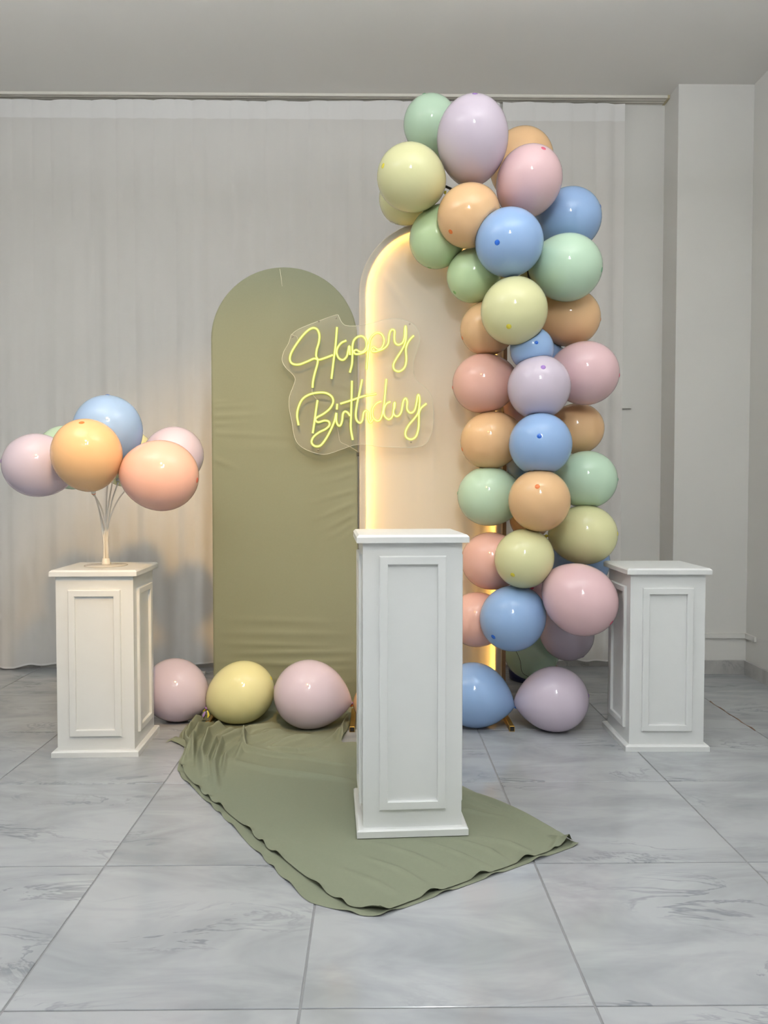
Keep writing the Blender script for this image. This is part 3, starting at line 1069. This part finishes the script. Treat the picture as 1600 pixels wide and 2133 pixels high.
A('blue', 'blue front balloon between the lilac and the peach front ones', 1126, 927, 65, 3.285, ('dot', 1124, 911), GA)
A('orange', 'tan orange balloon on the right below the mid-height pink one', 1198, 893, 53, 3.60, ('v', 0.95, 0.0, -0.2), GA)
A('mint', 'pale green balloon on the left above the white tall pedestal', 1023, 1034, 62, 3.49, ('v', -1, 0.1, 0.1), GA)
A('mint', 'mint balloon on the lower right side of the arch', 1217, 999, 60, 3.47, ('v', 1, 0, 0.1), GA)
A('blue', 'sliver of blue balloon behind the front blue and peach ones', 1100, 972, 44, 3.65, ('v', 0, 0.1, -1), GA)
A('orange', 'peach front balloon with a red tip in the lower arch', 1124, 1045, 64, 3.265, ('dot', 1120, 1018), GA)
A('yellow', 'yellow balloon on the lower right of the arch', 1213, 1114, 62, 3.44, ('v', 1, 0.05, 0.2), GA, 1.03)
A('orange', 'sliver of orange balloon behind the peach front one', 1104, 1082, 42, 3.645, ('v', 0, 0, -1), GA)
A('coral', 'upper coral balloon just right of the tall pedestal', 1028, 1169, 60, 3.49, ('v', -0.9, 0.1, -0.1), GA)
A('yellow', 'yellow front balloon low in the arch', 1094, 1161, 61, 3.29, ('dot', 1072, 1193), GA)
A('blue', 'blue balloon half hidden between yellow and pink on the lower right', 1205, 1172, 58, 3.68, ('v', 0.8, 0.2, -0.4), GA)
A('pink', 'large pink balloon with a red tip low on the right', 1205, 1246, 73, 3.215, ('dot', 1268, 1292), GA, 1.02)
A('pink', 'sliver of pink balloon behind yellow, blue and large pink ones', 1108, 1224, 40, 3.50, ('v', 0, 0, -1), GA)
A('coral', 'lower coral balloon half hidden by the tall pedestal', 998, 1290, 57, 3.48, ('v', -0.95, -0.1, 0.1), GA)
A('blue', 'lowest blue front balloon of the arch, tip pointing left down', 1071, 1285, 67, 3.32, ('dot', 1034, 1322), GA)
A('lilac', 'lilac balloon at the bottom right of the arch', 1178, 1315, 55, 3.58, ('v', 0.5, -0.7, 0.0), GA)
A('mint', 'dull green balloon with a dark string at the foot of the arch', 1107, 1351, 57, 3.80, ('v', 0.0, -0.9, 0.2), GA)

GF = 'balloons lying along the floor'
A('mauve', 'pale mauve floor balloon right of the bouquet pedestal', 369, 1439, 64, 3.51, ('v', -0.75, 0.5, -0.35), GF)
A('yellow', 'yellow floor balloon in front of the green panel', 499, 1444, 64, 3.475, ('dot', 556, 1420), GF, 1.02, None, False)
A('mauve', 'large pale mauve floor balloon between yellow one and tall pedestal', 653, 1448, 71, 3.40, ('v', -1, 0.22, 0.1), GF, 1.0, None, True)
A('orange', 'peach floor balloon almost hidden behind the tall pedestal', 802, 1462, 60, 3.42, ('v', 1, 0.1, 0.1), GF)
A('blue', 'blue floor balloon emerging right of the tall pedestal', 996, 1450, 67, 3.41, ('v', -1, 0.25, 0.1), GF, 1.0, None, True)
A('lilac', 'lilac floor balloon at the right end of the floor row', 1147, 1457, 67, 3.36, ('v', 1, 0.16, 0.12), GF, 1.0, None, True)

GB = 'balloons of the bouquet'
HUB = at(222, 1030, ctr_l[1])
A('blue', 'blue balloon at the top of the bouquet', 225, 902, 70, 3.24, ('v', 0.0, 1, 0.0), GB, 1.0)
A('orange', 'orange balloon at the front of the bouquet', 182, 951, 71, 3.02, ('dot', 173, 890), GB)
A('lilac', 'lilac balloon at the left of the bouquet', 84, 970, 66, 3.14, ('v', -1, 0.12, 0.1), GB)
A('coral', 'coral balloon at the right front of the bouquet', 330, 990, 74, 3.06, ('dot', 399, 999), GB)
A('mauve', 'mauve balloon at the right back of the bouquet', 357, 952, 60, 3.36, ('v', 0.8, 0.5, -0.1), GB)
A('mint', 'mint balloon at the left back of the bouquet', 145, 955, 64, 3.42, ('v', -0.5, 0.7, -0.5), GB)
A('yellow', 'yellow balloon mostly hidden at the back of the bouquet', 263, 956, 58, 3.50, ('v', 0.2, 0.6, -0.7), GB)

# balloons that press on one another: the one further back is dented by the nearer one
def inside_push(near, far):
    """push vertices of far that lie inside near radially out to near's surface"""
    w = far['o'] + far['v'] - near['o']
    z = w @ near['d']
    rv = w - z[:, None] * near['d']
    r = np.linalg.norm(rv, axis=1)
    h = np.where(z > 0, near['a'], near['b'])
    # surface radius of near at height z
    c = np.clip(np.abs(z) / h, 0, 1)
    e = np.where(z > 0, 1.0, near['ex'])
    rs = near['rad'] * np.sqrt(np.clip(1 - c * c, 0, 1)) ** e
    m = (r < rs + 0.0008) & (np.abs(z) < h)
    if not m.any():
        return
    # scale the offset from near's centre until it meets the surface (bisection)
    lo, hi = np.ones(m.sum()), np.full(m.sum(), 8.0)
    zm, rm, hm, em = z[m], r[m], h[m], e[m]
    for _ in range(26):
        k = (lo + hi) / 2
        ck = np.clip(np.abs(zm) * k / hm, 0, 1)
        ins = rm * k < near['rad'] * np.sqrt(np.clip(1 - ck * ck, 0, 1)) ** em
        lo, hi = np.where(ins, k, lo), np.where(ins, hi, k)
    far['v'][m] = near['o'] + w[m] * (hi * 1.004)[:, None] - far['o']


order = sorted(range(len(balloons)), key=lambda q: balloons[q]['o'][1])
for ii, i in enumerate(order):
    for j in order[ii + 1:]:
        if np.linalg.norm(balloons[i]['o'] - balloons[j]['o']) < 2.7 * max(balloons[i]['rad'], balloons[j]['rad']):
            inside_push(balloons[i], balloons[j])

# balloons never sink into the floor (cloth under two of them) or the panels
for k, q in enumerate(balloons):
    zmin = 0.008 if 1 <= k - 40 <= 2 else 0.0008
    w = q['o'] + q['v']
    m = w[:, 2] < zmin
    q['v'][m, 2] = zmin - q['o'][2]
    w = q['o'] + q['v']
    if q['group'] == GA and q['o'][1] < Y_PAN:
        in_panel = (w[:, 1] > Y_PAN - 0.008) & (w[:, 0] < WX1 + 0.02) & (w[:, 2] < WZ1)
        q['v'][in_panel, 1] = Y_PAN - 0.008 - q['o'][1]

knots = []
for q in balloons:
    ob = mesh_obj('balloon', q['v'], B_F, M_BAL[q['color']][0], None, True, loc=q['o'], fix=True)
    tag(ob, q['label'], 'balloon', q['group'])
    rad = q['rad']
    # thick latex nub at the crown: a small cap hugging the pole
    top = q['v'][0]
    ring = q['v'][1:1 + SEG]
    cap_r = 0.50
    V = [top + q['d'] * 0.0022]
    V += [top + (p - top) * cap_r + q['d'] * 0.0011 for p in ring]
    V += [top + (p - top) * cap_r * 1.35 - q['d'] * 0.0002 for p in ring]
    Fc = [(0, 1 + k, 1 + (k + 1) % SEG) for k in range(SEG)]
    Fc += [(1 + k, 1 + SEG + k, 1 + SEG + (k + 1) % SEG, 1 + (k + 1) % SEG) for k in range(SEG)]
    mesh_obj('tip', V, Fc, M_BAL[q['color']][1], ob, True)
    # neck, knot and rolled lip
    end = q['v'][-SEG:].mean(0)
    prof = [(0.0, 0.004), (0.0042, 0.003), (0.0050, -0.003), (0.0075, -0.006), (0.0078, -0.010), (0.0050, -0.013), (0.0045, -0.017), (0.0080, -0.022), (0.0085, -0.0235), (0.0065, -0.0235), (0.0, -0.020)]
    v, f = lathe_geo(prof, 10)
    v = np.array(v)
    V = end + v[:, 0:1] * q['e1'] + v[:, 1:2] * q['e2'] + v[:, 2:3] * q['d']
    kn_w = q['o'] + V
    low = kn_w[:, 2].min()
    if low < 0.001:
        V = V + np.array([0, 0, 0.001 - low])
    mesh_obj('knot', V, f, M_BAL[q['color']][1], ob, True)
    q['end'] = q['o'] + end

# limp yellow and violet neck ends hanging where the first two floor balloons meet
for (lab, colr, pts) in (('flat yellow balloon neck dangling beside the yellow floor balloon', 'yellow', [(432, 1480), (434, 1490), (431, 1500)]),
                         ('flat violet balloon neck dangling beside the pale mauve floor balloon', 'lilac', [(427, 1482), (424, 1490), (422, 1497)])):
    P = [at(x, y, 3.40) for x, y in pts]
    wds = (0.004, 0.010, 0.008)
    V, Fc = [], []
    for p, w in zip(P, wds):
        V += [p + np.array([-w, 0, 0]), p + np.array([0, -0.003, 0]), p + np.array([w, 0, 0]), p + np.array([0, 0.003, 0])]
    for k in range(2):
        for c in range(4):
            Fc.append((k * 4 + c, k * 4 + (c + 1) % 4, k * 4 + 4 + (c + 1) % 4, k * 4 + 4 + c))
    Fc += [(3, 2, 1, 0), (8, 9, 10, 11)]
    host = [o for o in C.objects if o.get('label', '').startswith('yellow floor' if colr == 'yellow' else 'pale mauve floor')][0]
    mesh_obj('neck_end', V, Fc, M_BAL[colr][1], host, True, np.array(host.location))

# arch stand: weighted base and bent pole
bc = np.array([float(at(1112, 1410, 4.26)[0]), 4.26, 0.0])
st = thing('arch_stand', bc, 'navy weighted base with thin pole holding the balloon arch', 'stand')
prof = [(0, 0.0), (0.128, 0.0), (0.134, 0.004), (0.138, 0.052), (0.134, 0.054), (0.0, 0.054)]
v, f = lathe_geo(prof, 48)
mesh_obj('base', v, f, M_NAVY, st, True)
v, f = lathe_geo([(0, 0.0545), (0.132, 0.0545), (0.132, 0.070), (0.128, 0.074), (0, 0.074)], 40)
mesh_obj('weight_fill', v, f, M_SAND, st)
AXP2 = AXP.copy()
AXP2[0] = bc + np.array([0, 0, 0.045])
tube('pole', AXP2, 0.006, M_BLACK, st, 8, bc)
string = catmull([at(1072, 1352, 3.63), at(1078, 1362, 3.63), at(1084, 1378, 3.64), at(1087, 1398, 3.66), at(1094, 1406, 3.68), at(1104, 1410, 3.70)], 6)
tube('string', string, 0.0011, M_BLACK, st, 5, bc)
for (x, y, w) in ((1122, 1222, 0.005), (1119, 1226, 0.004)):
    pa = catmull([at(x, y - 14, 3.47), at(x - 2, y - 4, 3.46), at(x - 4, y + 3, 3.46), at(x + 1, y + 6, 3.46)], 4)
    tube('ribbon_knot', pa, w * 0.55, M_NAVY, st, 6, bc)

# bouquet stand: clear disc with bent straws up to each balloon
ped_top = 0.737
bs = np.array([*on_z(221, 1178, ped_top)[:2], ped_top])
bq = thing('bouquet_stand', bs, 'clear plastic disc stand with thin straws carrying the bouquet', 'stand')
v, f = lathe_geo([(0, 0.0), (0.084, 0.0), (0.086, 0.0015), (0.084, 0.004), (0.0, 0.0042)], 40)
mesh_obj('disc', v, f, principled('clear_disc', lin(205, 202, 196), 0.12, noise=0.01), bq, True)
v, f = lathe_geo([(0, 0.004), (0.020, 0.004), (0.017, 0.012), (0.014, 0.030), (0.0, 0.030)], 20)
mesh_obj('collar', v, f, M_STRAW, bq, True)
nb_ = len(balloons)
for k in range(7):
    q = balloons[nb_ - 7 + k]
    e = q['end']
    an = 2 * math.pi * k / 7
    root = bs + np.array([0.010 * math.cos(an), 0.010 * math.sin(an), 0.006])
    if k == 0:
        root = bs + np.array([0, 0, 0.006])
    m1 = root + np.array([(e[0] - root[0]) * 0.06, (e[1] - root[1]) * 0.06, (e[2] - root[2]) * 0.33])
    m2 = root + np.array([(e[0] - root[0]) * 0.36, (e[1] - root[1]) * 0.36, (e[2] - root[2]) * 0.70])
    s_ = tube('straw', catmull([root, m1, m2, e - q['d'] * 0.02], 8), 0.0030, M_STRAW, bq, 8, bs)
    v, f = lathe_geo([(0.003, -0.03), (0.010, -0.010), (0.013, 0.0), (0.0115, 0.0), (0.004, -0.012)], 14)
    v = np.array(v)
    V = e - q['d'] * 0.004 + v[:, 0:1] * q['e1'] + v[:, 1:2] * q['e2'] + v[:, 2:3] * q['d']
    mesh_obj('cup', V, f, M_STRAW, s_, True, bs)

# ------------------------------------------------------------------ sage cloth trailing over the floor
L_low = [(450, 1480), (408, 1497), (374, 1532), (383, 1562), (371, 1607), (420, 1660), (465, 1703), (510, 1750), (555, 1795), (600, 1840), (639, 1876), (679, 1890), (746, 1907), (791, 1911)]
R_low = [(742, 1482), (735, 1500), (720, 1530), (713, 1549), (747, 1552), (800, 1570), (880, 1603), (963, 1640), (1039, 1679), (1089, 1701), (1150, 1731), (1176, 1744), (1206, 1761)]
L_up = [(450, 1478), (410, 1497), (379, 1532), (388, 1562), (378, 1600), (420, 1652), (460, 1684), (499, 1716), (566, 1777), (600, 1800), (662, 1851), (701, 1876), (724, 1890), (792, 1905)]
R_up = [(742, 1480), (735, 1499), (720, 1530), (713, 1549), (747, 1552), (800, 1570), (880, 1603), (963, 1640), (1039, 1679), (1089, 1701), (1150, 1730), (1176, 1743), (1197, 1757)]


def resample(px_pts, n):
    P = np.array([on_z(*p)[:2] for p in px_pts])
    P = catmull(P, 8)
    c = np.concatenate([[0], np.cumsum(np.linalg.norm(np.diff(P, axis=0), axis=1))])
    s = np.linspace(0, c[-1], n)
    return np.stack([np.interp(s, c, P[:, 0]), np.interp(s, c, P[:, 1])], 1)


def fl(*pts):
    return [tuple(on_z(*p)[:2]) for p in pts]


c_ridges = [
    (fl((560, 1500), (480, 1514), (434, 1540), (420, 1580), (428, 1625)), 0.016, 0.030, 'both'),
    (fl((610, 1508), (520, 1528), (462, 1556), (446, 1600), (452, 1650)), 0.014, 0.024, 'both'),
    (fl((500, 1500), (440, 1515), (402, 1545), (396, 1590)), 0.013, 0.022, 'both'),
    (fl((640, 1520), (560, 1540), (510, 1552), (490, 1590)), 0.014, 0.020, 'both'),
    (fl((505, 1548), (512, 1568), (570, 1577), (670, 1590), (740, 1598)), 0.011, 0.020, 'end'),
    (fl((470, 1585), (560, 1610), (700, 1625), (745, 1632)), 0.022, 0.010, 'both'),
    (fl((440, 1500), (410, 1515), (385, 1540)), 0.014, 0.018, 'both'),
    (fl((700, 1505), (640, 1535), (560, 1560)), 0.012, 0.014, 'both'),
    (fl((720, 1515), (690, 1545), (640, 1570)), 0.012, 0.012, 'both'),
    (fl((730, 1490), (715, 1515), (712, 1545)), 0.010, 0.016, 'both'),
    (fl((353, 1544), (385, 1535), (394, 1560), (380, 1595)), 0.010, 0.014, 'both'),
    (fl((455, 1500), (425, 1520), (404, 1552), (402, 1600)), 0.010, 0.016, 'both'),
    (fl((585, 1505), (500, 1522), (450, 1548), (433, 1590), (440, 1640)), 0.010, 0.018, 'both'),
    (fl((640, 1512), (575, 1528), (520, 1545), (470, 1580), (462, 1620)), 0.010, 0.015, 'both'),
    (fl((690, 1512), (620, 1530), (545, 1556)), 0.010, 0.012, 'both'),
    (fl((680, 1560), (620, 1572), (560, 1560)), 0.010, 0.012, 'both'),
    (fl((430, 1500), (398, 1522), (388, 1545)), 0.009, 0.012, 'both'),
    (fl((965, 1650), (1040, 1682), (1110, 1715), (1160, 1738)), 0.016, 0.016, 'both'),
    (fl((965, 1668), (1030, 1690), (1090, 1710)), 0.014, 0.012, 'end'),
    (fl((965, 1690), (1010, 1700), (1060, 1706)), 0.010, 0.008, 'end'),
    (fl((1145, 1745), (1165, 1757), (1150, 1775)), 0.010, 0.014, 'both'),
    (fl((1172, 1748), (1186, 1762), (1180, 1770)), 0.009, 0.014, 'both'),
    (fl((770, 1755), (860, 1785), (930, 1815)), 0.014, 0.005, 'both'),
    (fl((860, 1750), (960, 1785), (1030, 1815)), 0.012, 0.006, 'both'),
    (fl((940, 1750), (1020, 1775), (1060, 1800)), 0.012, 0.006, 'both'),
    (fl((760, 1790), (830, 1815), (890, 1850)), 0.012, 0.005, 'both'),
    (fl((700, 1810), (780, 1840), (850, 1880)), 0.014, 0.004, 'both'),
    (fl((980, 1745), (1060, 1760), (1110, 1780)), 0.012, 0.006, 'both'),
]
c_ridges = [(p_, w_ * 0.78, a_ * 1.6, f_) if n_ < 17 else (p_, w_ * 0.85, a_ * 1.2, f_) for n_, (p_, w_, a_, f_) in enumerate(c_ridges)]
ped_xy = np.array([ctr_c[0], ctr_c[1]])
ca, sa_ = math.cos(-ped_c.rotation_euler[2]), math.sin(-ped_c.rotation_euler[2])


def ped_mask(P):
    q = P - ped_xy
    x = np.abs(q[:, 0] * ca - q[:, 1] * sa_)
    y = np.abs(q[:, 0] * sa_ + q[:, 1] * ca)
    return np.clip((np.maximum(x, y) - 0.172) / 0.03, 0, 1)


rest_xy = [balloons[41]['o'][:2], balloons[42]['o'][:2]]


def rest_mask(P):
    m = np.ones(len(P))
    for c in rest_xy:
        m *= np.clip((np.linalg.norm(P - c, axis=1) - 0.105) / 0.06, 0.05, 1)
    return m


def cloth_layer(name, Lp, Rp, z0, ridged, parent, off, seed, wave):
    nv, nu = (330, 230) if ridged else (160, 60)
    L, R = resample(Lp, nv), resample(Rp, nv)
    u = np.linspace(0, 1, nu)
    P = L[:, None, :] * (1 - u)[None, :, None] + R[:, None, :] * u[None, :, None]
    Q = P.reshape(-1, 2)
    vv = np.repeat(np.linspace(0, 1, nv), nu)
    uu = np.tile(u, nv)
    z = np.full(len(Q), z0)
    el = np.linalg.norm(Q - np.repeat(L, nu, 0), axis=1)
    eb = np.linalg.norm(Q - np.tile(P[-1], (nv, 1)), axis=1)
    if ridged:
        h = ridge_field(Q, c_ridges)
        n1 = np.sin(Q[:, 0] * 21 + 1.3 * np.sin(Q[:, 1] * 9)) * np.sin(Q[:, 1] * 16 + Q[:, 0] * 5)
        h += 0.0012 * (n1 + 1) + 0.004 * np.clip((Q[:, 1] - 2.9) / 0.4, 0, 1) * (1 + np.sin(Q[:, 0] * 38 + 2 * np.sin(Q[:, 1] * 23)))
        z = z + h * ped_mask(Q) * rest_mask(Q)
    # curling cut edge
    ph = np.sin(vv * 95 + 2.0 * np.sin(vv * 31 + seed)) * 0.5 + 0.5
    z += wave * ph ** 2 * np.exp(-(el / 0.012)) * (vv > 0.25) * ped_mask(Q)
    ph2 = np.clip(np.sin(uu * 26 + seed), 0, 1)
    z += wave * 1.3 * ph2 ** 2 * np.exp(-(eb / 0.014)) * ped_mask(Q)
    # scalloped outline
    Q = Q.copy()
    Q[:, 0] += 0.004 * (ph - 0.5) * np.exp(-(el / 0.02)) * (vv > 0.2)
    # upper end climbs to the bottom of the green panel
    k = np.clip(1 - vv / 0.035, 0, 1)
    z += 0.060 * k ** 1.5
    Q[:, 1] = Q[:, 1] * (1 - k) + np.minimum(Q[:, 1], Y_PAN - 0.012) * k
    Q[:, 1] = np.minimum(Q[:, 1], Y_PAN - 0.010)
    V = np.stack([Q[:, 0], Q[:, 1], z], 1)
    return mesh_obj(name, V, grid_faces(nu, nv), M_SAGE, parent, True, off)


co = np.array([*on_z(640, 1700)[:2], 0.0])
cl = thing('floor_cloth', co, 'sage green cloth trailing from the green panel across the tiles', 'cloth')
cloth_layer('lower_layer', L_low, R_low, 0.0016, False, cl, co, 0.4, 0.006)
cloth_layer('upper_layer', L_up, R_up, 0.0048, True, cl, co, 1.9, 0.010)
# small curled corner flap at the left
fp = [(392, 1556), (378, 1548), (362, 1541), (351, 1546)]
V, Fc = [], []
for k, p in enumerate(fp):
    c = on_z(*p)
    for j in range(7):
        t = j / 6 - 0.5
        V.append((c[0] + 0.01 * t, c[1] + 0.05 * t, 0.006 + 0.014 * math.cos(t * 3.0) * (0.6 + 0.4 * math.sin(k * 1.4 + 1))))
mesh_obj('corner_flap', V, grid_faces(7, len(fp)), M_SAGE, cl, True, co)

# ------------------------------------------------------------------ small leads on the floor behind the panels
P = [on_z(424, 1404), on_z(436, 1402), on_z(448, 1399), on_z(470, 1396)]
lead = thing('power_lead', P[0], 'short white lead on the floor beside the green panel', 'lead')
tube('wire', catmull([p + np.array([0, 0, 0.004]) for p in P], 5), 0.0022, M_SOCKET, lead, 6, P[0])
box('plug', P[0] + np.array([-0.018, -0.012, 0.0]), P[0] + np.array([0.012, 0.012, 0.014]), M_SOCKET, lead, 0.003, P[0])
